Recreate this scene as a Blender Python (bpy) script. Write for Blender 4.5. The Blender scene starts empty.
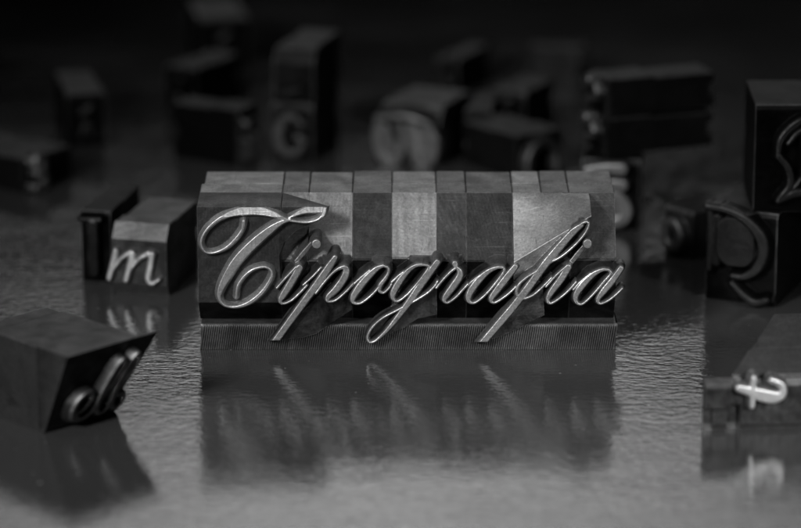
import bpy, bmesh, math, random
import numpy as np

random.seed(5); np.random.seed(5)
MM = 0.001                                   # everything below is written in millimetres
scene = bpy.context.scene
COL = scene.collection

# ------------------------------------------------------------------ camera numbers
PITCH = math.radians(17.0); DIST = 700.0; FPX = 3500.0; Z0 = 18.96
AX = np.array([0, math.cos(PITCH), -math.sin(PITCH)]); UP = np.array([0, math.sin(PITCH), math.cos(PITCH)])
CAM = np.array([0, 0, Z0]) - DIST * AX

def face_xz(u, v, y=0.0):
    """traced outline coordinate -> x, z in mm on the printing plane of the word"""
    r = AX + (u - 400.5) / FPX * np.array([1.0, 0, 0]) - (v - 264.0) / FPX * UP
    q = CAM + (y - CAM[1]) / r[1] * r
    return q[0], q[2]

# ------------------------------------------------------------------ materials
def nodes_of(name):
    m = bpy.data.materials.new(name); m.use_nodes = True
    nt = m.node_tree; nt.nodes.clear()
    return m, nt, nt.nodes, nt.links

def metal_material(name, worn=0.0, dust=True):
    m, nt, N, L = nodes_of(name)
    out = N.new('ShaderNodeOutputMaterial'); b = N.new('ShaderNodeBsdfPrincipled')
    L.new(b.outputs[0], out.inputs[0])
    tc = N.new('ShaderNodeTexCoord'); oi = N.new('ShaderNodeObjectInfo')
    ad = N.new('ShaderNodeVectorMath'); ad.operation = 'MULTIPLY_ADD'
    ad.inputs[1].default_value = (1000, 1000, 1000)
    cx = N.new('ShaderNodeCombineXYZ'); mu = N.new('ShaderNodeMath'); mu.operation = 'MULTIPLY'; mu.inputs[1].default_value = 300
    L.new(oi.outputs['Random'], mu.inputs[0]); L.new(mu.outputs[0], cx.inputs[0]); L.new(mu.outputs[0], cx.inputs[2])
    L.new(tc.outputs['Object'], ad.inputs[0]); L.new(cx.outputs[0], ad.inputs[2])
    def noise(scale, detail, rough, vec=None, dist=0.0):
        n = N.new('ShaderNodeTexNoise'); n.inputs['Scale'].default_value = scale
        n.inputs['Detail'].default_value = detail; n.inputs['Roughness'].default_value = rough
        n.inputs['Distortion'].default_value = dist
        L.new(vec or ad.outputs[0], n.inputs['Vector']); return n
    def ramp(src, a, bb, lo, hi):
        r = N.new('ShaderNodeMapRange'); r.inputs[1].default_value = a; r.inputs[2].default_value = bb
        r.inputs[3].default_value = lo; r.inputs[4].default_value = hi; L.new(src, r.inputs[0]); return r
    def math_(op, a, bb):
        n = N.new('ShaderNodeMath'); n.operation = op
        for i, s in enumerate((a, bb)):
            if isinstance(s, (int, float)): n.inputs[i].default_value = s
            else: L.new(s, n.inputs[i])
        return n
    stain = noise(0.16, 5, 0.62, dist=0.6); fine = noise(2.2, 5, 0.7); grit = noise(7.0, 3, 0.6)
    mp = N.new('ShaderNodeMapping'); mp.inputs['Scale'].default_value = (0.25, 0.5, 5.0)
    mp.inputs['Rotation'].default_value = (0.1, 0.2, 0.5)
    L.new(ad.outputs[0], mp.inputs[0]); scr = noise(1.0, 3, 0.6, mp.outputs[0])
    s1 = ramp(stain.outputs[0], 0.34, 0.66, 0.68, 1.16); s2 = ramp(fine.outputs[0], 0.32, 0.68, 0.72, 1.2)
    s3 = ramp(scr.outputs[0], 0.3, 0.75, 0.92, 1.1)
    k = math_('MULTIPLY', math_('MULTIPLY', s1.outputs[0], s2.outputs[0]).outputs[0], s3.outputs[0])
    def scratch(rot, sc, lo, hi, gain):
        m2 = N.new('ShaderNodeMapping'); m2.inputs['Scale'].default_value = sc; m2.inputs['Rotation'].default_value = rot
        L.new(ad.outputs[0], m2.inputs[0]); nn = noise(1.0, 2, 0.5, m2.outputs[0])
        return ramp(nn.outputs[0], lo, hi, 1.0, gain)
    sc1 = scratch((0.4, 0.9, 0.3), (0.10, 6.0, 0.5), 0.65, 0.73, 1.6); sc2 = scratch((1.2, 0.2, 1.1), (5.0, 0.12, 0.6), 0.65, 0.73, 0.62)
    pit = noise(3.4, 3, 0.6); pits = ramp(pit.outputs[0], 0.64, 0.72, 1.0, 0.45); spk = ramp(pit.outputs[0], 0.30, 0.24, 1.0, 1.9)
    for q in (sc1, sc2, pits, spk): k = math_('MULTIPLY', k.outputs[0], q.outputs[0])
    sep = N.new('ShaderNodeSeparateColor'); L.new(oi.outputs['Color'], sep.inputs[0])
    base = math_('MULTIPLY', k.outputs[0], sep.outputs[0])
    at = N.new('ShaderNodeAttribute'); at.attribute_name = 'wear_glint'  # edge wear, plus highlights painted on letter edges and faces
    wear_glint = math_('ADD', at.outputs['Fac'], worn); wear_glint.use_clamp = True
    wk = math_('MULTIPLY', wear_glint.outputs[0], math_('MULTIPLY', ramp(fine.outputs[0], 0.34, 0.6, 0.25, 1.0).outputs[0], ramp(stain.outputs[0], 0.38, 0.58, 0.55, 1.0).outputs[0]).outputs[0])
    ag = N.new('ShaderNodeAttribute'); ag.attribute_name = 'grime_shade'  # ink residue, plus shade painted into the colour
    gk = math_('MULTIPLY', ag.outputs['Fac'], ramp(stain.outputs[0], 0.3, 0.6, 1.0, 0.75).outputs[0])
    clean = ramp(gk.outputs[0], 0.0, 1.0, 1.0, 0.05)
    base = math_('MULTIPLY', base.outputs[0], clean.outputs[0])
    spc = math_('MULTIPLY', clean.outputs[0], 0.15); L.new(spc.outputs[0], b.inputs['Specular IOR Level'])
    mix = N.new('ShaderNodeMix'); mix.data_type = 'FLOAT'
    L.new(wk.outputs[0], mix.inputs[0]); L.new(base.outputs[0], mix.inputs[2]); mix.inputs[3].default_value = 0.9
    cc = N.new('ShaderNodeCombineColor')
    for i in range(3): L.new(mix.outputs[0], cc.inputs[i])
    L.new(cc.outputs[0], b.inputs['Base Color'])
    b.inputs['Metallic'].default_value = 0.88
    r0 = ramp(stain.outputs[0], 0.3, 0.7, 0.54, 0.44)
    rr = N.new('ShaderNodeMix'); rr.data_type = 'FLOAT'
    L.new(wk.outputs[0], rr.inputs[0]); L.new(r0.outputs[0], rr.inputs[2]); rr.inputs[3].default_value = 0.29
    L.new(rr.outputs[0], b.inputs['Roughness'])
    hsum = math_('ADD', math_('MULTIPLY', fine.outputs[0], 0.6).outputs[0],
                 math_('ADD', math_('MULTIPLY', grit.outputs[0], 0.25).outputs[0], math_('MULTIPLY', scr.outputs[0], 0.12).outputs[0]).outputs[0])
    bp = N.new('ShaderNodeBump'); bp.inputs['Strength'].default_value = 0.55; bp.inputs['Distance'].default_value = 0.13 * MM
    L.new(hsum.outputs[0], bp.inputs['Height']); L.new(bp.outputs[0], b.inputs['Normal'])
    return m

METAL = metal_material('cast_type_metal')
EDGE = metal_material('worn_bright_edge', worn=0.22)

def table_material():
    m, nt, N, L = nodes_of('rippled_glossy_table')
    out = N.new('ShaderNodeOutputMaterial'); b = N.new('ShaderNodeBsdfPrincipled'); L.new(b.outputs[0], out.inputs[0])
    tc = N.new('ShaderNodeTexCoord')
    def noise(sc, scale, detail, rough, rot=0.0):
        mp = N.new('ShaderNodeMapping'); mp.inputs['Scale'].default_value = sc; mp.inputs['Rotation'].default_value = (0, 0, rot)
        L.new(tc.outputs['Object'], mp.inputs[0])
        n = N.new('ShaderNodeTexNoise'); n.inputs['Scale'].default_value = scale
        n.inputs['Detail'].default_value = detail; n.inputs['Roughness'].default_value = rough
        L.new(mp.outputs[0], n.inputs['Vector']); return n
    rip = noise((420, 700, 1), 1.0, 2.2, 0.55, 0.03)
    wide = noise((40, 110, 1), 1.0, 2, 0.5)
    grain = noise((1500, 2200, 1), 1.0, 2, 0.6)
    blot = noise((14, 22, 1), 1.0, 4, 0.6)
    b.inputs['Base Color'].default_value = (0.085, 0.085, 0.085, 1)
    b.inputs['Coat Weight'].default_value = 1.0; b.inputs['Coat IOR'].default_value = 1.6
    b.inputs['Roughness'].default_value = 0.30; b.inputs['Specular IOR Level'].default_value = 0.0
    dust = noise((1, 1, 1), 620, 2, 0.5); dr = N.new('ShaderNodeMapRange'); L.new(dust.outputs[0], dr.inputs[0])
    dr.inputs[1].default_value = 0.735; dr.inputs[2].default_value = 0.78; dr.inputs[3].default_value = 0.055; dr.inputs[4].default_value = 0.4
    cc = N.new('ShaderNodeCombineColor')
    for q in range(3): L.new(dr.outputs[0], cc.inputs[q])
    L.new(cc.outputs[0], b.inputs['Base Color'])
    rg = N.new('ShaderNodeMapRange'); rg.inputs[1].default_value = 0.3; rg.inputs[2].default_value = 0.7
    rg.inputs[3].default_value = TABLE_ROUGH[0]; rg.inputs[4].default_value = TABLE_ROUGH[1]
    L.new(blot.outputs[0], rg.inputs[0]); L.new(rg.outputs[0], b.inputs['Coat Roughness'])
    b.inputs['IOR'].default_value = 1.4
    def mul(a, f):
        n = N.new('ShaderNodeMath'); n.operation = 'MULTIPLY'; n.inputs[1].default_value = f; L.new(a, n.inputs[0]); return n
    def add(a, c):
        n = N.new('ShaderNodeMath'); n.operation = 'ADD'; L.new(a, n.inputs[0]); L.new(c, n.inputs[1]); return n
    h = add(add(mul(rip.outputs[0], 1.0).outputs[0], mul(wide.outputs[0], 0.8).outputs[0]).outputs[0], mul(grain.outputs[0], 0.15).outputs[0])
    bp = N.new('ShaderNodeBump'); bp.inputs['Strength'].default_value = 1.0; bp.inputs['Distance'].default_value = TABLE_BUMP * MM
    L.new(h.outputs[0], bp.inputs['Height']); L.new(bp.outputs[0], b.inputs['Normal']); L.new(bp.outputs[0], b.inputs['Coat Normal'])
    return m

TABLE_ROUGH = (0.06, 0.14); TABLE_BUMP = 0.075

# ------------------------------------------------------------------ object helpers
def thing(name, label, cat, loc=(0, 0, 0), rot=(0, 0, 0), group=None):
    o = bpy.data.objects.new(name, None); COL.objects.link(o)
    o.empty_display_size = 0.005
    o.location = [c * MM for c in loc]; o.rotation_euler = [math.radians(a) for a in rot]
    o['label'] = label; o['category'] = cat
    if group: o['group'] = group
    return o

def link(name, me, parent, tone, mats=(METAL, EDGE)):
    for m in mats: me.materials.append(m)
    o = bpy.data.objects.new(name, me); COL.objects.link(o)
    o.parent = parent; o.color = (tone, tone, tone, 1)
    return o

def bm_to(name, bm, parent, tone, mats=(METAL, EDGE)):
    me = bpy.data.meshes.new(name)
    bmesh.ops.scale(bm, vec=(MM, MM, MM), verts=bm.verts)
    bm.normal_update(); bm.to_mesh(me); bm.free()
    return link(name, me, parent, tone, mats)

def prism(bm, prof, x0, x1):
    """closed (y, z) profile pulled along x"""
    a = [bm.verts.new((x0, y, z)) for y, z in prof]; c = [bm.verts.new((x1, y, z)) for y, z in prof]
    n = len(prof); fs = []
    for i in range(n):
        j = (i + 1) % n
        fs.append(bm.faces.new((a[i], c[i], c[j], a[j])))
    fs.append(bm.faces.new(a)); fs.append(bm.faces.new(c[::-1]))
    bmesh.ops.recalc_face_normals(bm, faces=fs)
    return fs

def bevel_all(bm, w, seg=1, ang=25, y0=None, yn=None):
    def plain(e):
        a, b = e.verts[0].co.y, e.verts[1].co.y
        return abs(a - b) < 1e-6 and ((y0 is not None and abs(a - y0) < 1e-6) or (yn is not None and abs(a - yn) < 1e-6))
    es = [e for e in bm.edges if not plain(e) and len(e.link_faces) == 2 and e.calc_face_angle(0) > math.radians(ang)]
    old = set(bm.faces)
    r = bmesh.ops.bevel(bm, geom=es, offset=w, segments=seg, affect='EDGES', profile=0.5, clamp_overlap=True)
    for f in r['faces']: f.material_index = 1

def body_mesh(bm, x0, x1, z0, z1, y0, y1, nick=None, rear_drop=0.45, bevel=0.16, nick_d=0.5, inset=(0.2, 0.2)):
    """shank of a sort: nick groove across its top, slightly smaller rear part, groove between the feet"""
    if nick is None: nick = y0 + 0.45 * (y1 - y0)
    gz = z0 + 0.5 * (z1 - z0)
    front = [(y0, z0), (nick, z0), (nick, z1 - nick_d), (nick - 0.9, z1 - nick_d), (nick - 1.2, z1), (y0, z1)]
    prism(bm, front, x0, x1)
    rear = [(nick, z0 + 0.05), (y1, z0 + 0.05), (y1, gz - 1.6), (y1 - 1.2, gz - 1.2), (y1 - 1.2, gz + 1.2), (y1, gz + 1.6),
            (y1, z1 - rear_drop), (nick, z1 - rear_drop)]
    prism(bm, rear, x0 + inset[0], x1 - inset[1])
    bevel_all(bm, bevel, y0=y0, yn=nick)

def catmull(pts, step=0.12):
    P = np.array(pts, float); n = len(P)
    if n == 2:
        k = max(2, int(np.linalg.norm(P[1, :2] - P[0, :2]) / step))
        t = np.linspace(0, 1, k)[:, None]; return P[0] * (1 - t) + P[1] * t
    out = []
    E = np.vstack([2 * P[0] - P[1], P, 2 * P[-1] - P[-2]])
    for i in range(n - 1):
        a, b, c, d = E[i:i + 4]
        k = max(2, int(np.linalg.norm(c[:2] - b[:2]) / step))
        t = np.linspace(0, 1, k, endpoint=(i == n - 2))[:, None]
        q = 0.5 * (2 * b + (c - a) * t + (2 * a - 5 * b + 4 * c - d) * t ** 2 + (3 * b - a - 3 * c + d) * t ** 3)
        q[:, 2] = b[2] + (c[2] - b[2]) * t[:, 0]
        out.append(q)
    return np.vstack(out)

def poly_mask(X, Z, poly):
    inside = np.zeros(X.shape, bool); n = len(poly)
    for i in range(n):
        (x1, z1), (x2, z2) = poly[i], poly[(i + 1) % n]
        if z1 == z2: continue
        c = ((z1 > Z) != (z2 > Z)) & (X < (x2 - x1) * (Z - z1) / (z2 - z1) + x1)
        inside ^= c
    return inside

def stroke_field(X, Z, pts, step):
    S = catmull(pts, step)
    r = S[:, 2].max()
    d = np.full(X.shape, 99.0)
    x0, x1 = S[:, 0].min() - 4, S[:, 0].max() + 4; z0, z1 = S[:, 1].min() - 4, S[:, 1].max() + 4
    xs, zs = X[:, 0], Z[0]
    i0, i1 = np.searchsorted(xs, [x0, x1]); j0, j1 = np.searchsorted(zs, [z0, z1])
    if i1 <= i0 or j1 <= j0: return d
    sx, sz = X[i0:i1, j0:j1], Z[i0:i1, j0:j1]; dd = np.full(sx.shape, 99.0)
    for x, z, w in S:
        np.minimum(dd, np.hypot(sx - x, sz - z) - w, out=dd)
    d[i0:i1, j0:j1] = dd
    return d

def wobble(X, Z, amp, seed):
    rs = np.random.RandomState(seed); s = np.zeros(X.shape)
    for f in (0.3, 0.6, 1.1):
        a = rs.uniform(0, 6.28, 4)
        s += np.sin(X * f * math.cos(a[0]) * 2 + Z * f * math.sin(a[0]) * 2 + a[1]) * np.sin(X * f * math.sin(a[2]) * 2 - Z * f * math.cos(a[2]) * 2 + a[3]) / (f + 0.5)
    return s * amp

def relief(parent, bounds, res, strokes, floor, body, back, tone, kern=0.75, kern_polys=(), slope=3.2, soft=0.018, grime_shade=None, grime_shade0=0.08, raised_shade=0.8, high_z=99.0, face_bright=0.0,
           plane=None, seed=1, letter_tone=None, rim=1.0, face_noise=0.012):
    """Cast front of a sort as real relief. strokes: list of (points (x, z, half width), top depth).
    floor(X, Z): depth of the metal around the letter; body: (x0, x1, z0, z1) of the shank; back(X, Z, inside_body): depth the sides run back to."""
    x0, x1, z0, z1 = bounds
    nx = max(8, int(round((x1 - x0) / res))) + 1; nz = max(8, int(round((z1 - z0) / res))) + 1
    X, Z = np.meshgrid(np.linspace(x0, x1, nx), np.linspace(z0, z1, nz), indexing='ij')
    F = floor(X, Z) + wobble(X, Z, 0.02, seed)
    PL = plane(X, Z) if plane else 0.0
    Y = F.copy(); wear_glint = np.zeros(X.shape); dmin = np.full(X.shape, 99.0)
    patch = np.clip(0.75 + wobble(X * 1.8, Z * 1.8, 0.7, seed + 3), 0.12, 1.0)
    for st in strokes:
        pts, top = st[0], st[1]
        d = stroke_field(X, Z, pts, max(0.06, res * 0.8))
        if len(st) > 2: d = np.maximum(d, st[2] - Z)             # squared-off foot of a stroke
        sp = soft * np.log1p(np.exp(np.clip(d / soft, -40, 40)))
        far = np.maximum(d - 0.45, 0)
        sl = np.where(Z > high_z, slope * 2.6, slope)
        Y = np.minimum(Y, top + sl * sp + 3.0 * far)
        if top < 0.8:
            dmin = np.minimum(dmin, d)
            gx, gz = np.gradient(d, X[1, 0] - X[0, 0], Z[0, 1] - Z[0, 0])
            side = np.clip(0.62 - 0.45 * gx + 0.2 * gz, 0.2, 1.0)  # left and upper edges lighter: lit-edge highlight put into the colour
            wear_glint = np.maximum(wear_glint, rim * side * patch * np.exp(-((d + 0.03) / 0.10) ** 2))
            wear_glint = np.maximum(wear_glint, face_bright * (d < 0.02))  # whole face lightened in colour, standing in for front light
        else:
            dmin = np.minimum(dmin, d + 0.2)
            wear_glint = np.maximum(wear_glint, 0.35 * rim * np.exp(-(d / 0.12) ** 2))
    raised = Y < F - 0.05
    Y = Y + PL + wobble(X * 2.3, Z * 2.3, face_noise, seed + 9)
    inb = (X >= body[0] - 1e-6) & (X <= body[1] + 1e-6) & (Z >= body[2] - 1e-6) & (Z <= body[3] + 1e-6)
    msk = inb | (dmin < kern)
    for kp in kern_polys: msk |= poly_mask(X, Z, kp)
    B = np.maximum(back(X, Z, inb) + PL * 0, Y + 0.05)
    cell = msk[:-1, :-1] & msk[1:, :-1] & msk[:-1, 1:] & msk[1:, 1:]
    rc = (raised[:-1, :-1].astype(int) + raised[1:, :-1] + raised[:-1, 1:] + raised[1:, 1:]) >= 2
    # even out the stepped outline of the kerned edge
    px, pz = X.copy(), Z.copy()
    pad = np.zeros((nx + 1, nz + 1), bool); pad[1:-1, 1:-1] = cell
    cnt = pad[:-1, :-1].astype(int) + pad[1:, :-1] + pad[:-1, 1:] + pad[1:, 1:]
    edge = (cnt > 0) & (cnt < 4)
    corner_b = edge & ~((np.abs(X - body[0]) < res) | (np.abs(X - body[1]) < res) | (np.abs(Z - body[3]) < res) | (np.abs(Z - body[2]) < res))
    for _ in range(4):
        sx = np.zeros(X.shape); sz = np.zeros(X.shape); c = np.zeros(X.shape)
        for di, dj in ((1, 0), (-1, 0), (0, 1), (0, -1)):
            e = np.roll(edge, (di, dj), (0, 1)); sx += np.roll(px, (di, dj), (0, 1)) * e; sz += np.roll(pz, (di, dj), (0, 1)) * e; c += e
        ok = corner_b & (c >= 2)
        px = np.where(ok, 0.5 * px + 0.5 * sx / np.maximum(c, 1), px); pz = np.where(ok, 0.5 * pz + 0.5 * sz / np.maximum(c, 1), pz)
    wear_glint = np.where(edge, np.maximum(wear_glint, 0.35), wear_glint)  # outline lightened as a painted highlight line
    G = np.clip((Y - PL - grime_shade0) / 0.8, 0, 1)
    if grime_shade: G = G * np.maximum(grime_shade(X, Z), raised * np.where(Z > high_z, 0.6, raised_shade))  # ink in the counters, plus painted shade on the bevel sides
    res_objs = []
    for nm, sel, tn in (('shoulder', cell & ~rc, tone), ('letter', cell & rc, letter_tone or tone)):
        if not sel.any(): continue
        idx = -np.ones((nx, nz), int)
        used = np.zeros((nx, nz), bool)
        used[:-1, :-1] |= sel; used[1:, :-1] |= sel; used[:-1, 1:] |= sel; used[1:, 1:] |= sel
        idx[used] = np.arange(used.sum())
        verts = np.stack([px[used], Y[used], pz[used]], 1)
        w = list(wear_glint[used]); g = list(G[used])
        I, J = np.nonzero(sel); WI, WJ = np.nonzero(cell)
        faces = np.stack([idx[I, J], idx[I + 1, J], idx[I + 1, J + 1], idx[I, J + 1]], 1).tolist()
        nfront = len(faces); V = verts.tolist(); bidx = {}
        def bk(i, j):
            if (i, j) not in bidx:
                bidx[(i, j)] = len(V); V.append([px[i, j], B[i, j], pz[i, j]]); w.append(0.0); g.append(G[i, j] * (0.6 if j < nz - 1 else 0.0))
            return bidx[(i, j)]
        def fv(i, j):                                       # a doubled rim vertex keeps the edge crisp
            k = ('f', i, j)
            if k not in bidx:
                bidx[k] = len(V); V.append([px[i, j], Y[i, j], pz[i, j]]); w.append(wear_glint[i, j] * 0.3); g.append(G[i, j] * (0.6 if j < nz - 1 else 0.0))
            return bidx[k]
        out = np.zeros((nx + 1, nz + 1), bool); out[1:-1, 1:-1] = cell
        for i, j in zip(WI, WJ):
            ib = inb[i, j] and inb[i + 1, j + 1]
            if not ((sel[i, j] if not ib else nm == 'shoulder') or (j == nz - 2 and nm == 'shoulder' and not out[i + 1, j + 2])): continue
            if not out[i, j + 1]: faces.append([fv(i, j), fv(i, j + 1), bk(i, j + 1), bk(i, j)])
            if not out[i + 2, j + 1]: faces.append([fv(i + 1, j + 1), fv(i + 1, j), bk(i + 1, j), bk(i + 1, j + 1)])
            if not out[i + 1, j]: faces.append([fv(i + 1, j), fv(i, j), bk(i, j), bk(i + 1, j)])
            if not out[i + 1, j + 2] and (j < nz - 2 or nm == 'shoulder'): faces.append([fv(i, j + 1), fv(i + 1, j + 1), bk(i + 1, j + 1), bk(i, j + 1)])
            if not (inb[i, j] and inb[i + 1, j + 1]): faces.append([bk(i, j), bk(i, j + 1), bk(i + 1, j + 1), bk(i + 1, j)])
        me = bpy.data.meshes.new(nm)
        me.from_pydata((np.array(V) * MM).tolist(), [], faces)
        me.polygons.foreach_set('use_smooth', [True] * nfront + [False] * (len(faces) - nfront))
        a = me.attributes.new('wear_glint', 'FLOAT', 'POINT'); a.data.foreach_set('value', w)
        a = me.attributes.new('grime_shade', 'FLOAT', 'POINT'); a.data.foreach_set('value', g)
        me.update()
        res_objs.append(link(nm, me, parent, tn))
    return res_objs

# ------------------------------------------------------------------ the word
ZT, ZB = 30.4, 5.3                          # top and bottom of the standing line; it rests on the ribbed strip
YS, YR, NICK = 12.1, 28.8, 19.8

def T_(pts, wpx=None):
    """traced (u, v, width) -> (x, z, half width in mm)"""
    return [(*face_xz(u, v), w * (0.1 if w < 2.0 else 0.114)) for u, v, w in pts]
def A(pts, ox, oy, k):                      # a tracing sheet: its own origin and scale
    return [(ox + x / k, oy + y / k, w) for x, y, w in pts]
def sheetA(p): return T_(A(p, 190, 160, 5.28))
def sheetB(p): return T_(A(p, 190, 250, 5.28))
def sheetC(p): return T_(A(p, 260, 200, 3.52))
def sheetD(p): return T_(A(p, 330, 240, 4.8))
def sheetE(p): return T_(A(p, 430, 240, 4.8))
def sheetF(p): return T_(A(p, 500, 180, 3.107))
def toB(p): return [(x, y - 475.2, w) for x, y, w in p]

def xof(u): return face_xz(u, 250)[0]

def base_floor(step_z=18.7):
    def f(X, Z):
        s = 3.7 + (YS - 0.1 - 3.7) * (Z - step_z) / (ZT - step_z)
        low = 3.1 + 0.05 * (step_z - Z)
        bot = 3.5 + (10.2 - Z) * 0.75
        y = np.where(Z > step_z, s, np.where(Z > 10.2, low, bot))
        y = np.where((Z > step_z - 0.25) & (Z <= step_z), np.minimum(3.1, y), y)
        return np.where(Z < ZB, 2.6, y)
    return f

def base_back(X, Z, inb):
    s = 3.7 + (YS - 0.4 - 3.7) * (Z - 18.7) / (ZT - 18.7)
    k = np.where(Z > 18.7, s - 0.25, 2.75)
    k = np.where(Z < ZB + 0.2, 2.25, k)
    return np.where(inb, YS, k)

GROUP = 'ten script sorts set side by side as one word'

def word_sort(label, u0, u1, strokes, tone, floor=None, kern_polys=(), step_z=18.7, seed=1, letter_tone=None, kern=0.6, res=0.075, kback=None, rear_left=0.05, plane=None, slope=2.7, raised_shade=0.6, high_z=19.6, shank_tone=None, grime_shade=None):
    x0, x1 = xof(u0) + 0.04, xof(u1) - 0.04
    xc = (x0 + x1) / 2
    t = thing('type_sort', label, 'type sort', (xc, 0, ZB), group=GROUP)
    allp = [p for st in strokes for p in st[0]]
    kp = [[face_xz(*q) for q in poly] for poly in kern_polys]
    bx0 = min([x0] + [p[0] - p[2] - kern - 0.2 for p in allp] + [q[0] for k in kp for q in k])
    bx1 = max([x1] + [p[0] + p[2] + kern + 0.2 for p in allp] + [q[0] for k in kp for q in k])
    bz0 = min([ZB] + [p[1] - p[2] - kern - 0.2 for p in allp])
    # snap the sheet so that the shank's sides and top fall on grid lines
    n0 = math.ceil((x0 - bx0) / res); n1 = math.ceil((bx1 - x0) / res)
    sx = (x1 - x0) / round((x1 - x0) / res)
    n1 = math.ceil((bx1 - x0) / sx); n0 = math.ceil((x0 - bx0) / sx)
    sz = (ZT - ZB) / round((ZT - ZB) / res); m0 = math.ceil((ZB - bz0) / sz)
    bounds = (x0 - n0 * sx, x0 + n1 * sx, ZB - m0 * sz, ZT)
    fl = floor or base_floor(step_z)
    objs = relief(t, bounds, (sx), strokes, fl, (x0, x1, ZB, ZT), kback or base_back, tone, kern=kern, kern_polys=kp, seed=seed, letter_tone=letter_tone, plane=plane, slope=slope, raised_shade=raised_shade, high_z=high_z,
                  grime_shade=grime_shade or (lambda X, Z: np.clip((step_z + 0.1 - Z) / 0.35, 0, 1)))
    bm = bmesh.new(); body_mesh(bm, x0, x1, ZB, ZT, YS, YR + random.uniform(-0.25, 0.25), NICK + random.uniform(-0.2, 0.2), rear_drop=random.uniform(0.08, 0.3), nick_d=0.7, inset=(rear_left, 0.05))
    objs.append(bm_to('shank', bm, t, shank_tone or tone))
    for o in objs:                                        # parts keep their place, the thing's origin is at its base
        o.matrix_parent_inverse = mat_inv(t)
    return t

from mathutils import Matrix
def mat_inv(t):
    return Matrix.LocRotScale(t.location, t.rotation_euler, None).inverted()

# --- capital T
zTb = face_xz(198, 303, 1.2)[1]
def chamfer(X, Z): return np.clip((Z - face_xz(300, 216.5)[1]) * 0.75, 0, 1.4)
def floor_T(X, Z):
    y = 1.55 - chamfer(X, Z)
    # the plate ends in a curved edge to the right; below it falls away steeply
    y = np.where(Z < zTb, 1.55 + (zTb - Z) * 1.0, y)
    return y
def floor_T2(X, Z):
    edge_z = np.array([face_xz(281, 300)[1], face_xz(279, 258)[1], face_xz(284, 245)[1], face_xz(295, 234)[1], face_xz(311, 226)[1], face_xz(327, 222)[1]])
    edge_x = np.array([xof(281), xof(279), xof(284), xof(295), xof(311), xof(327)])
    lim = np.interp(Z, edge_z, edge_x)
    d = X - lim
    return np.where(d > 0, np.minimum(floor_T(X, Z) + d * 3.0, 6.0), floor_T(X, Z))
def T_back(X, Z, inb):
    k = YS - (X - xof(281)) / (xof(327) - xof(281)) * (YS - 2.4)
    return np.where(inb, YS, np.clip(k, 2.2, YS))
T_strokes = [
    (sheetA([(283, 326, 2.2), (274, 370, 1.8), (240, 420, 2.2), (190, 466, 2.0), (130, 491, 1.4), (85, 489, 1.2), (60, 455, 1.4), (62, 415, 1.6), (92, 365, 1.8), (150, 316, 2.4),
             (220, 286, 4.2), (300, 273, 6.0), (380, 276, 5.6), (450, 292, 3.6), (515, 317, 1.5), (570, 328, 1.2), (625, 330, 1.2), (675, 316, 1.4), (702, 292, 2.2), (714, 258, 2.6)]), 0.0),
    (sheetA([(520, 312, 1.2), (560, 290, 2.0), (610, 273, 4.0), (660, 268, 5.0), (700, 268, 4.4)]), 0.25),
    (sheetA([(530, 316, 1.4), (480, 332, 3.2), (420, 372, 6.0), (350, 430, 7.4), (285, 492, 7.6)] + [(x, y + 475.2, w) for x, y, w in [(235, 75, 7.2), (190, 150, 6.4), (163, 205, 4.6), (153, 250, 2.4), (172, 286, 1.5),
             (210, 302, 1.4), (262, 299, 2.0), (322, 274, 2.8), (380, 225, 2.8), (422, 162, 2.2), (432, 122, 1.6), (414, 97, 1.4), (380, 92, 1.4), (330, 106, 1.6), (287, 140, 1.8), (252, 192, 1.8), (243, 254, 1.4)]]), 0.0)]
word_sort('large swash capital T sort at the left end of the word, overhanging its neighbour', 197, 281, T_strokes, 0.11, shank_tone=0.5, floor=floor_T2, seed=3,
          kern_polys=[[(281, 207), (281, 190), (327, 190), (326, 219), (312, 226), (296, 233), (286, 243), (281, 258)]], letter_tone=0.6, rear_left=0.55, slope=2.2, raised_shade=0.3, high_z=99.0, plane=chamfer, kback=T_back, grime_shade=lambda X, Z: np.where(Z < zTb, 1.0, np.where(X > xof(279) , 0.5, 0.25)))

# --- i
i1 = [(sheetB([(458, 203, 1.4), (500, 155, 1.4), (560, 92, 1.6)]), 0.0),
      (sheetB([(578, 95, 5.0), (535, 170, 5.4), (492, 238, 4.8), (476, 268, 2.6), (492, 285, 1.6), (535, 268, 1.4), (580, 228, 1.4), (616, 190, 1.4)]), 0.0),
      (sheetA([(668, 444, 7.6), (668, 446, 7.6)]), 0.0),
      (sheetA([(640, 452, 3.0), (600, 500, 4.0), (560, 545, 3.0)]), 1.3)]
word_sort('narrow lowercase i sort between the capital T and the p, ball dot leaning right', 281, 308, i1, 0.2, kern=0.28, shank_tone=0.34, seed=11, letter_tone=0.45)

# --- p
p1 = [(sheetC([(264, 204, 4.0), (240, 240, 5.4), (200, 298, 5.6), (150, 366, 5.6), (100, 434, 5.4), (58, 492, 5.2), (40, 516, 5.2)]), 0.0, face_xz(300, 340.5)[1]),
      (sheetC([(152, 302, 1.3), (185, 272, 1.4), (215, 240, 1.4)]), 0.3),
      (sheetC([(196, 330, 1.3), (225, 292, 1.3), (258, 256, 1.6), (285, 240, 2.4), (303, 243, 4.4), (297, 272, 5.4), (270, 312, 5.4), (240, 342, 3.6), (240, 358, 1.8), (266, 354, 1.4), (298, 328, 1.3), (328, 296, 1.4)]), 0.0)]
def web_floor(poly, depth=1.7, step_z=18.7):
    P = [face_xz(*q) for q in poly]; b = base_floor(step_z)
    def f(X, Z):
        return np.where(poly_mask(X, Z, P), np.minimum(b(X, Z), depth), b(X, Z))
    return f
web_p = [(352, 300), (352, 313), (338, 322), (316, 337), (302, 341), (276, 343), (330, 285)]
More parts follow.
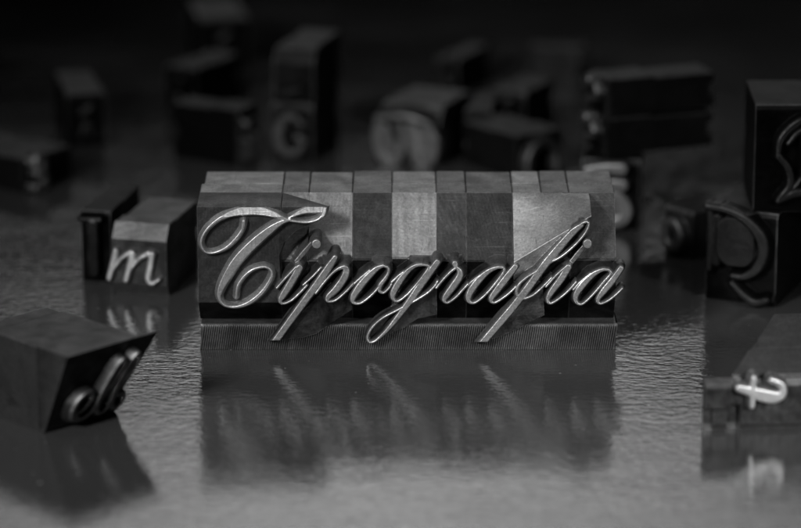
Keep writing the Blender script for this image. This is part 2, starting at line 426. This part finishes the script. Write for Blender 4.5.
word_sort('lowercase p sort with a long straight descender crossing the ribbed strip', 308, 352, p1, 0.26, shank_tone=0.36, floor=web_floor(web_p, 1.9), kern_polys=[web_p], seed=21, letter_tone=0.45)

# --- o
o1 = [(sheetD([(256, 124, 1.8), (222, 140, 3.6), (182, 178, 4.8), (142, 225, 5.4), (112, 272, 4.4), (112, 300, 2.2), (145, 305, 1.5), (195, 270, 1.4), (245, 215, 1.5), (276, 166, 1.8), (280, 138, 1.8), (256, 124, 1.8)]), 0.0),
      (sheetD([(276, 166, 1.6), (262, 190, 2.4), (240, 220, 3.0), (238, 245, 2.0), (256, 255, 1.4), (280, 236, 1.4), (294, 214, 1.3)]), 0.0),
      (sheetD([(98, 230, 1.3), (140, 190, 1.3), (190, 148, 1.4)]), 0.2)]
word_sort('dark lowercase o sort between the p and the pale g', 352, 392, o1, 0.06, shank_tone=0.3, seed=31, step_z=18.9, letter_tone=0.45)

# --- g
g1 = [(sheetD([(442, 120, 2.0), (408, 126, 2.4), (368, 156, 3.6), (330, 205, 4.6), (304, 252, 4.4), (302, 282, 2.2), (326, 295, 1.4), (372, 262, 1.4), (425, 202, 1.5), (468, 144, 1.6), (472, 126, 1.6), (442, 120, 1.8)]), 0.0),
      (sheetD([(514, 108, 4.6), (470, 170, 4.8), (420, 238, 4.8), (372, 308, 4.6), (320, 378, 3.6), (270, 438, 2.4), (220, 484, 1.6), (190, 492, 1.4), (180, 468, 1.4), (200, 424, 1.4), (250, 378, 1.4), (320, 340, 1.4), (400, 298, 1.4), (465, 258, 1.4), (500, 225, 1.4), (516, 200, 1.3)]), 0.0),
      (sheetD([(296, 205, 1.3), (340, 165, 1.3), (395, 130, 1.5)]), 0.2)]
web_g = [(437, 290), (437, 318), (418, 322), (404, 331), (384, 339), (370, 343), (366, 336), (378, 322), (400, 300)]
word_sort('pale lowercase g sort, its looped descender hanging over the strip', 392, 437, g1, 0.33, shank_tone=0.46, floor=web_floor(web_g, 2.0, 19.2), kern_polys=[web_g], seed=41, step_z=19.2, letter_tone=0.45)

# --- r
r1 = [(sheetE([(30, 232, 1.4), (60, 195, 1.4), (95, 158, 1.6), (118, 140, 1.8)]), 0.0),
      (sheetE([(119, 114, 4.2), (122, 122, 4.0)]), 0.0),
      (sheetE([(124, 130, 1.6), (142, 150, 3.4), (142, 175, 4.8), (112, 222, 5.2), (76, 270, 4.2), (68, 292, 2.2), (86, 302, 1.5), (122, 278, 1.4), (158, 240, 1.4), (182, 214, 1.4)]), 0.0)]
word_sort('narrow dark lowercase r sort with a ball on its shoulder', 437, 467, r1, 0.08, shank_tone=0.3, seed=51, step_z=18.6, letter_tone=0.45)

# --- a
a1 = [(sheetE([(352, 134, 1.8), (322, 134, 2.0), (280, 152, 3.4), (238, 190, 4.8), (202, 235, 5.2), (184, 274, 4.2), (190, 298, 2.2), (216, 302, 1.4), (262, 268, 1.4), (312, 212, 1.6), (348, 164, 1.8), (356, 144, 1.8), (352, 134, 1.8)]), 0.0),
      (sheetE([(408, 130, 4.2), (372, 176, 5.0), (330, 230, 5.0), (296, 276, 3.8), (294, 296, 2.0), (312, 302, 1.4), (350, 280, 1.4), (388, 250, 1.4), (412, 226, 1.3)]), 0.0),
      (sheetE([(168, 232, 1.3), (205, 198, 1.3), (258, 158, 1.4)]), 0.1)]
word_sort('lowercase a sort between the r and the long f', 467, 514, a1, 0.06, shank_tone=0.28, seed=61, step_z=18.6, letter_tone=0.45)

# --- f
fl_base = base_floor(18.7)
xa, za = face_xz(513, 264); xb, zb_ = face_xz(591, 217)
fz = [face_xz(484, 341), face_xz(583, 222)]
def xs(Z): return fz[0][0] + (fz[1][0] - fz[0][0]) * (Z - fz[0][1]) / (fz[1][1] - fz[0][1])     # centre line of the long stroke
def floor_f(X, Z):
    zl = za + (zb_ - za) * (X - xa) / (xb - xa)
    topy = np.interp(X, [xof(514), xof(560), xof(591)], [YS - 0.1, 11.2, 7.4])
    tt = np.clip((ZT - Z) / np.maximum(ZT - zl, 0.6), 0, 1)
    ramp = topy + (0.55 - topy) * tt ** 0.9
    b = fl_base(X, Z)
    y = np.where(Z >= zl, ramp, np.minimum(b, 0.55 + (zl - Z) * np.where(X < xs(Z), 0.5, 2.2)))
    return np.where(poly_mask(X, Z, WF), np.minimum(y, 1.9), y)
web_f = [(543, 285), (545, 318), (520, 331), (500, 340), (483, 344), (530, 280)]
WF = [face_xz(*q) for q in web_f]
f1 = [(sheetF([(252, 142, 3.0), (225, 164, 5.2), (182, 212, 5.8), (136, 268, 5.8), (88, 334, 5.6), (40, 396, 5.6), (-6, 450, 5.6), (-50, 502, 5.2), (-66, 522, 5.2)]), 0.0, face_xz(483, 342)[1]),
      (sheetF([(254, 136, 1.6), (270, 131, 1.5), (276, 142, 1.4), (262, 170, 1.4), (232, 204, 1.4), (192, 238, 1.4), (155, 258, 1.3), (118, 282, 1.3), (80, 306, 1.4), (56, 330, 1.8), (52, 356, 2.0), (70, 370, 1.6), (104, 358, 1.4), (140, 326, 1.4), (160, 305, 1.3)]), 0.0)]
word_sort('pale tall f sort with its ascender reaching over the next letter', 514, 543, f1, 0.52, shank_tone=0.5, high_z=99.0, floor=floor_f,
          kern_polys=[[(514, 180), (591, 180), (592, 222), (580, 232), (543, 260)], web_f], seed=71, letter_tone=0.45, grime_shade=lambda X, Z: np.clip((X - xs(Z)) / 0.5, 0.15, 1) * np.clip((face_xz(540, 236)[1] - Z) / 0.5, 0, 1))

# --- i (second)
i2 = [(sheetF([(143, 332, 1.4), (178, 294, 1.4), (206, 270, 1.6)]), 0.0),
      (sheetF([(212, 272, 4.8), (188, 310, 5.2), (160, 348, 4.4), (148, 372, 2.4), (160, 384, 1.5), (196, 360, 1.4), (222, 335, 1.4), (236, 318, 1.3)]), 0.0),
      (sheetF([(272, 198, 7.4), (272, 200, 7.4)]), 0.0),
      (sheetF([(262, 212, 3.2), (240, 240, 4.2), (222, 262, 3.6)]), 1.3)]
word_sort('lowercase i sort under the overhanging f, bright ball dot beside the f loop', 543, 571, i2, 0.08, kern=0.28, shank_tone=0.3, seed=81, letter_tone=0.45)

# --- a (last)
a2 = [(sheetF([(338, 280, 1.8), (318, 280, 2.2), (290, 294, 3.6), (258, 325, 4.8), (236, 358, 4.0), (238, 380, 2.0), (256, 386, 1.4), (288, 358, 1.4), (322, 318, 1.6), (344, 292, 1.8), (338, 280, 1.8)]), 0.0),
      (sheetF([(376, 276, 4.0), (350, 312, 4.8), (322, 346, 4.6), (304, 372, 2.6), (312, 385, 1.5), (336, 376, 1.4), (362, 356, 1.4), (380, 338, 1.3)]), 0.0),
      (sheetF([(228, 342, 1.3), (250, 318, 1.3), (282, 292, 1.4)]), 0.1)]
word_sort('last lowercase a sort at the right end of the word', 571, 617.5, a2, 0.10, shank_tone=0.32, seed=91, step_z=18.9, letter_tone=0.45)

# ------------------------------------------------------------------ ribbed strip under the word
def ribbed_strip():
    xl, xr = face_xz(201, 340, 2.5)[0], face_xz(616, 340, 2.5)[0]
    t = thing('ribbed_strip', 'finely ribbed metal strip lying on the table under the whole word', 'metal strip', ((xl + xr) / 2, 2.5, 0))
    h = ZB - 0.02; n = 190; pit = (xr - xl) / n
    rs = random.Random(4); V = []; W = []; G = []; Fc = []
    m = 10
    for i in range(4 * n + 1):
        k = i % 4
        x = xl + i * pit / 4
        d = (0.55, 0.34, 0.0, 0.16)[k] + rs.uniform(-0.015, 0.015)
        end = i in (0, 4 * n)
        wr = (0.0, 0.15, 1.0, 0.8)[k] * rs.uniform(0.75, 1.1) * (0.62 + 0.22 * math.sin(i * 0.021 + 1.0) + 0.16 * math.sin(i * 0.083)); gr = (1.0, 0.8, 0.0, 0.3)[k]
        for z, yy, ww, gg in ((0.0, 0.16, 0.9, .5), (0.22, 0.0, 1.0, .8), (0.7, 0.0, 0.42, 1), (h * 0.5, 0.0, 0.36, 1), (h - 0.8, 0.0, 0.42, 1), (h - 0.36, 0.0, 0.9, .7), (h - 0.02, 0.34, 1.0, .1)):
            lean = 0 if end else (z / h - 0.5) * 0.8
            V.append((x + lean, 2.5 + yy + d, z)); W.append(min(1, wr * ww) if z < h - 0.1 else max(min(1, wr), 0.55)); G.append(gr * gg if z < h - 0.1 else 0.0)  # top bevel lightened as a painted highlight line
        V.append((x + (0 if end else 0.4), 4.0, h)); W.append(0.1 * (k == 2)); G.append(0.6)
        V.append((x, 27.5, h)); W.append(0); G.append(0.3)
        V.append((x, 27.5, 0)); W.append(0); G.append(0.3)
        if i:
            a, b = (i - 1) * m, i * m
            for q in range(m):
                r = (q + 1) % m
                Fc.append((a + q, b + q, b + r, a + r))
    Fc.append(tuple(range(m))[::-1]); Fc.append(tuple(range(4 * n * m, 4 * n * m + m)))
    me = bpy.data.meshes.new('ribbed_bar'); me.from_pydata([(x * MM, y * MM, z * MM) for x, y, z in V], [], Fc)
    for nm, val in (('wear_glint', W), ('grime_shade', G)):
        a = me.attributes.new(nm, 'FLOAT', 'POINT'); a.data.foreach_set('value', val)
    me.update()
    o = link('ribbed_bar', me, t, 0.42); o.matrix_parent_inverse = mat_inv(t)
ribbed_strip()

# ------------------------------------------------------------------ loose sorts around it
def loose_sort(label, loc, yaw, w, h, L, strokes, tone, z=0.0, depth=2.2, shoulder_y=2.4, slope_top=2.0, slope_bot=0.8, tilt=0.0, res=0.2,
               letter_tone=None, group='loose sorts scattered on the table', seed=1, letter_slope=1.8, kern=0.5, nick=None, bevel=0.2, rim=0.22, grime_shade=0.8, name='type_sort', polys=(), dim=0.13, floor_mod=None, face_bright=0.0):
    """x from -w/2 to w/2, face towards -y at y = 0, shank back to y = L"""
    t = thing(name, label, 'type sort', (loc[0], loc[1], z), (0, 0, yaw), group=group)
    S = 4.0
    letter_tone = (letter_tone or tone) * (0.27 if dim < 0.3 else 1.0)
    tone *= dim  # dim paints the light falling off away from the word into the tone
    def floor(X, Z):
        y = np.full(X.shape, depth)
        if slope_top: y = np.where(Z > h - slope_top, depth + (Z - h + slope_top) * 0.75, y)
        if slope_bot: y = np.where(Z < slope_bot, depth + (slope_bot - Z) * 0.6, y)
        return floor_mod(X, Z, y) if floor_mod else y
    pl = (lambda X, Z: (h - Z) * tilt) if tilt else None
    y0 = max(S, depth + slope_top * 0.75 + 0.3) + (h * tilt if tilt else 0)
    sx = w / round(w / res)
    allp = [p for st in strokes for p in st[0]]
    bx0 = min([-w / 2] + [p[0] - p[2] - kern - .2 for p in allp]); bx1 = max([w / 2] + [p[0] + p[2] + kern + .2 for p in allp])
    bx1 = max([bx1] + [q[0] for k in polys for q in k])
    bz0 = 0.0; bz1 = max([h] + [p[1] + p[2] + kern + .2 for p in allp])
    n0 = math.ceil((-w / 2 - bx0) / sx); n1 = math.ceil((bx1 + w / 2) / sx); sz = h / round(h / res); m1 = math.ceil((bz1 - 0) / sz)
    relief(t, (-w / 2 - n0 * sx, -w / 2 + n1 * sx, 0.0, m1 * sz), sx, strokes, floor, (-w / 2, w / 2, 0, h),
           lambda X, Z, inb: np.where(inb, y0, depth + 0.8 + (np.maximum(h - Z, 0) * tilt)), tone, kern=kern, kern_polys=polys, slope=letter_slope, soft=0.07, plane=pl, seed=seed, letter_tone=letter_tone, rim=rim, face_bright=face_bright,
           grime_shade=lambda X, Z: grime_shade * np.clip((h - slope_top - Z) / 0.6 + 0.5, 0, 1) * np.clip((Z - slope_bot) / 0.6 + 0.5, 0, 1))
    bm = bmesh.new(); body_mesh(bm, -w / 2, w / 2, 0, h, y0, L, nick, bevel=bevel); bm_to('shank', bm, t, tone)
    return t

def trace(pts, uc, vb, s, kx=1.0):
    return [((u - uc) * s * kx, (vb - v) * s / 0.956, wd * s / 2) for u, v, wd in pts]
def sh(p, ox, oy, k): return [(ox + x / k, oy + y / k, w) for x, y, w in p]

def rotz(loc, yaw, dx, dy):
    a = math.radians(yaw); return (loc[0] + dx * math.cos(a) - dy * math.sin(a), loc[1] + dx * math.sin(a) + dy * math.cos(a))

# m, left of the word
def tm(p): return trace(sh(p, 60, 160, 3.3), 137.5, 298, 0.212, 1.03)
m_st = [(tm([(182, 308, 4.5), (172, 350, 5.6), (158, 400, 5.0)]), 0), (tm([(172, 372, 2), (205, 328, 3.0), (232, 312, 5.0)]), 0),
        (tm([(238, 315, 5.4), (228, 355, 5.8), (214, 402, 5.0)]), 0), (tm([(226, 372, 2), (262, 328, 3.0), (292, 310, 5.0)]), 0),
        (tm([(304, 313, 5.4), (296, 355, 5.8), (288, 392, 5.2), (300, 408, 3.4), (324, 394, 2.4)]), 0)]
loose_sort('pale lowercase m sort standing left of the word, bright letter', (-55.6, 37.6), -14, 11.9, 15.4, 25, m_st, 0.44, letter_tone=0.75, depth=1.5, slope_top=3.0, slope_bot=2.6, res=0.14, seed=5, nick=10, dim=0.44, letter_slope=3.5, face_bright=0.35)

# dark narrow bar sort, left of the m
bar = [([(-0.2, 3.0, 1.05), (-0.2, 13.2, 1.05)], 0), ([(-3.0, 14.3, 0.35), (1.4, 14.3, 0.35)], 0.2)]
loose_sort('narrow dark sort with a plain upright bar for a face, left of the m', (-65.6, 46.6), -12, 6.6, 15.8, 25, bar, 0.13, letter_tone=0.09, slope_top=0.6, res=0.16, seed=6)

# ell, near left corner
ell = [([(4.2 - 9, 3.2, .35), (6.4 - 9, 4.2, .4), (8.0 - 9, 6.2, .5), (7.4 - 9, 7.8, .5), (5.6 - 9, 7.6, .6), (4.2 - 9, 5.6, .8), (4.4 - 9, 3.2, .9), (6.4 - 9, 2.0, .6), (8.6 - 9, 2.8, .4), (9.8 - 9, 4.6, .35)], 0),
       ([(9.4 - 9, 3.8, .35), (12.2 - 9, 8, .35), (14.0 - 9, 12.4, .4), (13.2 - 9, 13.6, .4), (11.9 - 9, 11.4, .6), (10.4 - 9, 6.8, .8), (10.2 - 9, 3.2, .7), (11.6 - 9, 2.0, .4), (13.4 - 9, 3.6, .3)], 0),
       ([(13.0 - 9, 4, .35), (15.6 - 9, 8.6, .35), (17.4 - 9, 12.8, .4), (16.6 - 9, 14.0, .4), (15.2 - 9, 11.4, .6), (13.9 - 9, 6.8, .8), (13.7 - 9, 3.4, .8), (15.2 - 9, 2.2, .5), (16.6 - 9, 3.6, .4), (16.2 - 9, 5.4, .4), (14.9 - 9, 5.2, .4)], 0)]
loose_sort('large dark sort with joined script e l l on its slanted face, near left corner', (-53.9, -48.2), 45, 17.8, 17.0, 30, [([(x, z, r * 0.72) for x, z, r in q], tp) for q, tp in ell], 0.36, letter_slope=3.2, rim=0.4, letter_tone=0.2, depth=2.4, slope_top=0.0, slope_bot=0.8, tilt=0.44, res=0.14, seed=8, kern=0.4, nick=26, dim=0.36,  polys=[[(8.8, 5), (13.6, 16.4), (13.6, 17.0), (8.8, 17.0)]])

# sideways t, near right corner
def tt(p): return trace(sh(p, 680, 330, 4.8), 768, 434, 0.189)
t_st = [(tt([(278, 284, 7.5), (326, 298, 9.5), (385, 318, 13), (440, 330, 12.5), (478, 324, 8.5), (490, 300, 6.8), (476, 268, 6.0), (432, 248, 5.6)]), 0), (tt([(346, 236, 5.2), (344, 300, 5.6), (342, 372, 5.2)]), 0)]
t_sort = loose_sort('dark sort lying sideways with a bright lowercase t, near right corner', (69.4, -47.0), 4, 24.0, 9.8, 26, t_st, 0.42, letter_slope=5.0, face_bright=0.75, dim=0.45, letter_tone=0.95, depth=2.0, slope_top=1.0, slope_bot=1.2, res=0.14, seed=9,
                    floor_mod=lambda X, Z, y: np.where((X < -7.0) & (Z > 4.6), 0.9, np.where((X < -5.0) & (X > -7.6) & (Z < 5), 3.3, np.where(X < -10.4, 2.6, y))))
for o in t_sort.children:                               # its shank is set in from the left end and leans off to the right
    if o.name.startswith('shank'):
        for v in o.data.vertices:
            y = v.co.y / MM - 4
            if v.co.x < 0: v.co.x += 5.5 * MM
            v.co.x += (0.52 * y) * MM
            if v.co.z > 5 * MM: v.co.z += (0.6 + 0.24 * y) * MM


# far left edge
blob = [([(-5.4, 7.0, .8), (-4.6, 8.6, .9), (-3.2, 7.8, .7), (-3.4, 5.6, .7), (-5.0, 5.0, .6)], 0), ([(-5.0, 4.8, .7), (-3.0, 4.0, .8), (-3.2, 1.6, .8), (-5.6, 1.4, .9)], 0)]
loose_sort('low dark sort at the left edge with bright rounded letter lobes on its near corner', rotz((-86.0, 116.0), 52, 8, 0), 52, 16, 8.4, 26, blob, 0.34, letter_tone=0.8, depth=2.2, slope_top=0.8, seed=12, kern=0.6)

dotb = [([(-1.5, 3.0, .5), (0, 6, .6), (1.6, 3.0, .5)], 0), ([(-1, 9, .6), (1.2, 10.5, .6)], 0)]
loose_sort('small dark sort far behind on the left, dull top face', (-76.5, 158.0), 12, 9.5, 13.6, 28, dotb, 0.22, seed=13, slope_top=1.0, res=0.25)
loose_sort('pale topped sort farthest back at the upper edge, left of centre', (-46.5, 236), 10, 13.5, 14.2, 30, dotb, 0.55, seed=14, slope_top=1.0, res=0.3)
loose_sort('dim sort turned aside behind the long black slab of a sort', (-56.5, 187), -28, 9.0, 13.0, 24, dotb, 0.24, seed=15, slope_top=1.0, res=0.3)
six = [([(-2.6, 2.0, .6), (-2.6, 6.5, .7)], 0), ([(0, 2.0, .6), (0, 7.5, .6)], 0), ([(-2.4, 10.6, 1.4), (-1.4, 11.0, 1.2)], 0)]
loose_sort('long black sort lying side on behind the capital T, letter at its right end', rotz((-36.4, 140.0), 62, 4.2, 0), 62, 8.4, 14.2, 21, six, 0.09, letter_tone=0.35, seed=16, slope_top=0.8, res=0.2)

# stacked pair with G
def tg(p): return trace(sh(p, 150, 0, 2.935), 290.5, 165, 0.241, 1.05)
g_st = [(tg([(445, 372, 5), (425, 352, 5), (395, 356, 8), (378, 390, 9), (380, 430, 9), (402, 455, 7), (432, 450, 6), (444, 430, 6), (444, 412, 6), (428, 410, 4)]), 0)]
loose_sort('sort with a round capital G, lower one of the stacked pair behind the word', (-26.6, 144.5), -14, 10.2, 14.2, 27, g_st, 0.30, letter_tone=0.4, seed=17, slope_top=0.8)
loose_sort('blank faced sort resting on top of the capital G sort', (-26.4, 144.8), -14, 10.0, 13.2, 28, [([(-2, 2.5, .6), (2, 4.0, .6)], .8)], 0.30, z=14.22, depth=3.0, seed=18, slope_top=3.0, res=0.25)

# two-lobed letter
def t8(p): return trace(sh(p, 250, 0, 2.64), 404, 165, 0.241, 1.1)
lob = [(t8([(332, 335, 6), (330, 380, 8), (345, 420, 8), (378, 425, 8), (396, 385, 8), (392, 335, 6)]), 0), (t8([(350, 350, 12), (362, 395, 12)]), 0.2),
       (t8([(420, 335, 8), (425, 390, 10), (440, 425, 9), (468, 415, 9), (478, 370, 9), (462, 330, 8)]), 0), (t8([(445, 350, 12), (450, 395, 12)]), 0.2), (t8([(330, 318, 4), (400, 308, 4), (462, 320, 4)]), 0)]
loose_sort('pale sort with a two lobed rounded letter behind the middle of the word', (1.2, 142.5), -22, 15.4, 14.2, 24, lob, 0.85, letter_tone=0.8, depth=1.6, slope_top=5.0, slope_bot=0.6, seed=19, nick=18)
arch = [([(-4.5, 1.0, .8), (-4.3, 5.5, .9), (-2.0, 8.6, .9), (1.8, 8.8, .9), (4.2, 6.0, .8), (4.4, 2.0, .7)], 0)]
loose_sort('dark sort with an arched letter facing right, behind the f of the word', rotz((29.0, 126.5), 38, 6.8, 0), 38, 13.6, 11.0, 23, arch, 0.26, letter_tone=0.5, seed=20, slope_top=1.2)
loose_sort('small upright sort with a bright spot near its foot, beside the two lobed one', (18.5, 148), -8, 6.0, 12.0, 22, [([(-1.8, 3.6, 1.0), (-1.6, 4.2, 1.0)], 0)], 0.2, letter_tone=0.85, seed=22, slope_top=1.0, res=0.25)
loose_sort('dim sort with a dull grey top behind the arched letter sort', (25.5, 165), -24, 9.0, 12.2, 22, dotb, 0.26, seed=23, slope_top=1.0, res=0.3)
loose_sort('faint sort standing well behind the two lobed one', (11.0, 208), -24, 6.0, 10.0, 24, dotb, 0.26, seed=24, slope_top=1.0, res=0.3)
loose_sort('faint slim sort lying crosswise at the back, right of centre', (49.0, 232), 72, 5.0, 8.0, 15, [([(-1, 5, .9), (1, 8, .9)], 0)], 0.3, seed=25, slope_top=1.0, res=0.3)

# stack of three on the right
sx_ = [([(-5.0, 19.5, .9), (-1.0, 20.4, .9), (2.6, 20.2, 1.1)], 0), ([(-3.0, 14.8, .8), (0.0, 15.4, .9), (2.8, 15.0, 1.1)], 0), ([(-2.0, 11.5, 1.0), (2.0, 10.8, 1.2), (3.6, 7.0, 1.4), (2.4, 3.6, 1.2), (-1.4, 2.4, .9)], 0), ([(0.0, 7.0, 1.6), (0.4, 7.4, 1.6)], .3)]
loose_sort('tall dark sort with curling letter arms at the bottom of the right hand stack', (47.0, 86.0), -6, 13.0, 16.4, 26, [(([(x, zz * 0.73, ww) for x, zz, ww in q]), tp) for q, tp in sx_], 0.22, letter_tone=1.2, face_bright=0.06, rim=0.9, seed=26, slope_top=0.8)
endl = [([(-3.2, 6.6, 1.1), (-1.8, 7.4, 1.0)], 0), ([(-2.6, 2.4, .6), (2.6, 4.4, .6)], 0), ([(2.2, 6.8, .8), (3.2, 5.6, .8)], 0)]
loose_sort('dark sort lying crosswise, middle one of the right hand stack', (41.8, 96.0), -72, 10.5, 8.4, 29, endl, 0.22, z=16.42, letter_tone=0.6, seed=27, slope_top=0.8)
loose_sort('dark sort lying crosswise, topmost of the right hand stack', (42.4, 97.5), -70, 10.0, 8.6, 29, endl, 0.2, z=24.85, letter_tone=0.5, seed=28, slope_top=0.8)

twelve = [([(-2.6, 4.0, .7), (-2.4, 7.2, .8), (0.2, 7.8, .8), (2.0, 5.6, .8), (1.2, 2.8, .7), (-1.4, 2.4, .7), (-2.6, 4.0, .7)], 0)]
loose_sort('grey topped sort with a small round letter, right of the word', (59.4, 66.5), -50, 8.6, 10.8, 30, twelve, 1.1, letter_tone=0.9, seed=29, slope_top=0.8)

# D block and ornate capital on it
def td(p): return trace(sh(p, 600, 160, 3.1), 740, 310, 0.21, 1.15)
d_st = [(td([(345, 168, 5), (400, 172, 5), (455, 196, 7), (495, 240, 9), (506, 290, 9), (490, 340, 8), (455, 370, 5), (420, 372, 3)]), 0), (td([(350, 165, 4), (356, 250, 5), (352, 360, 4)]), 0.3), (td([(425, 250, 42), (428, 285, 42)]), 0.35), (td([(372, 200, 6), (372, 340, 6)]), 0.6),
        (td([(420, 395, 3), (450, 425, 5), (485, 446, 6), (518, 436, 5)]), 0)]
loose_sort('big black sort with a thick curved letter at the right edge, under the ornate one', (70.3, 31.0), -24, 15.4, 20.2, 28, d_st, 0.20, letter_tone=0.14, rim=0.05, depth=3.0, seed=30, slope_top=0.8, res=0.16)
def to(p): return trace(sh(p, 690, 80, 2.2), 779, 217, 0.212)
orn = [(to([(128, 178, 3), (134, 140, 5), (165, 108, 6), (205, 94, 6), (262, 92, 6)]), 0), (to([(130, 176, 4), (152, 205, 5), (156, 238, 5), (134, 268, 4)]), 0), (to([(132, 272, 4), (170, 256, 6), (215, 258, 7), (268, 276, 6)]), 0),
       (to([(184, 134, 4), (186, 180, 5), (184, 226, 4)]), 0), (to([(206, 126, 4), (208, 180, 5), (206, 226, 4)]), 0), (to([(150, 150, 3), (172, 126, 4), (214, 112, 4)]), 0.2), (to([(236, 110, 5), (250, 150, 6), (250, 200, 6), (234, 240, 5)]), 0),
       (to([(146, 262, 2), (170, 240, 3), (180, 222, 2)]), 0.2)]
loose_sort('dark sort with an ornate blackletter capital, stacked on the big one at the right edge', (84.8, 30.5), 0, 22.5, 23.0, 26, orn, 0.12, z=20.23, rim=0.08, letter_tone=0.13, depth=2.2, slope_top=0.8, seed=33, res=0.16)

# ------------------------------------------------------------------ table
def table():
    bm = bmesh.new()
    bmesh.ops.create_grid(bm, x_segments=8, y_segments=8, size=1.0)
    for v in bm.verts: v.co.x *= 1600; v.co.y = v.co.y * 1400 + 500
    for v in bm.verts: v.co *= MM
    me = bpy.data.meshes.new('table_top'); bm.to_mesh(me); bm.free()
    o = bpy.data.objects.new('table_top', me); COL.objects.link(o); me.materials.append(table_material())
    o['kind'] = 'structure'
table()

# ------------------------------------------------------------------ light
def area(name, loc, target, sx, sy, power, spread=180):
    l = bpy.data.lights.new(name, 'AREA'); l.shape = 'RECTANGLE'; l.size = sx * MM; l.size_y = sy * MM; l.energy = power; l.spread = math.radians(spread)
    o = bpy.data.objects.new(name, l); COL.objects.link(o)
    o.location = [c * MM for c in loc]
    from mathutils import Vector
    d = Vector(target) * MM - o.location
    o.rotation_euler = d.to_track_quat('-Z', 'Y').to_euler()
    return o
area('softbox_behind', (0, 2000, 1200), (0, -900, 0), 1700, 900, 0.165, 24)
area('softbox_above', (-40, -40, 300), (-2, 2, 20), 220, 170, 0.02, 60)
area('strip_light_left', (-300, -430, 290), (0, 0, 16), 80, 150, 0.125, 36)

area('added_t_fill', (330, -420, 210), (72, -46, 5), 60, 60, 0.022, 17)  # added lamp, aimed to brighten the face of the sideways t

w = bpy.data.worlds.new('World'); scene.world = w; w.use_nodes = True
w.node_tree.nodes['Background'].inputs[0].default_value = (0.5, 0.5, 0.5, 1)
w.node_tree.nodes['Background'].inputs[1].default_value = 0.0008

# ------------------------------------------------------------------ camera
cd = bpy.data.cameras.new('camera'); cam = bpy.data.objects.new('camera', cd); COL.objects.link(cam)
cd.sensor_width = 36.0; cd.lens = FPX / 801 * 36
cam.location = [c * MM for c in CAM]; cam.rotation_euler = (math.pi / 2 - PITCH, 0, 0)
cd.clip_start = 0.05; cd.clip_end = 20
cd.dof.use_dof = True; cd.dof.focus_distance = 0.699; cd.dof.aperture_fstop = 10.5
scene.camera = cam
scene.view_settings.view_transform = 'Standard'; scene.view_settings.look = 'None'
scene.view_settings.exposure = 0; scene.view_settings.gamma = 1
scene.render.engine = 'CYCLES'
scene.cycles.max_bounces = 6
scene.cycles.use_denoising = True
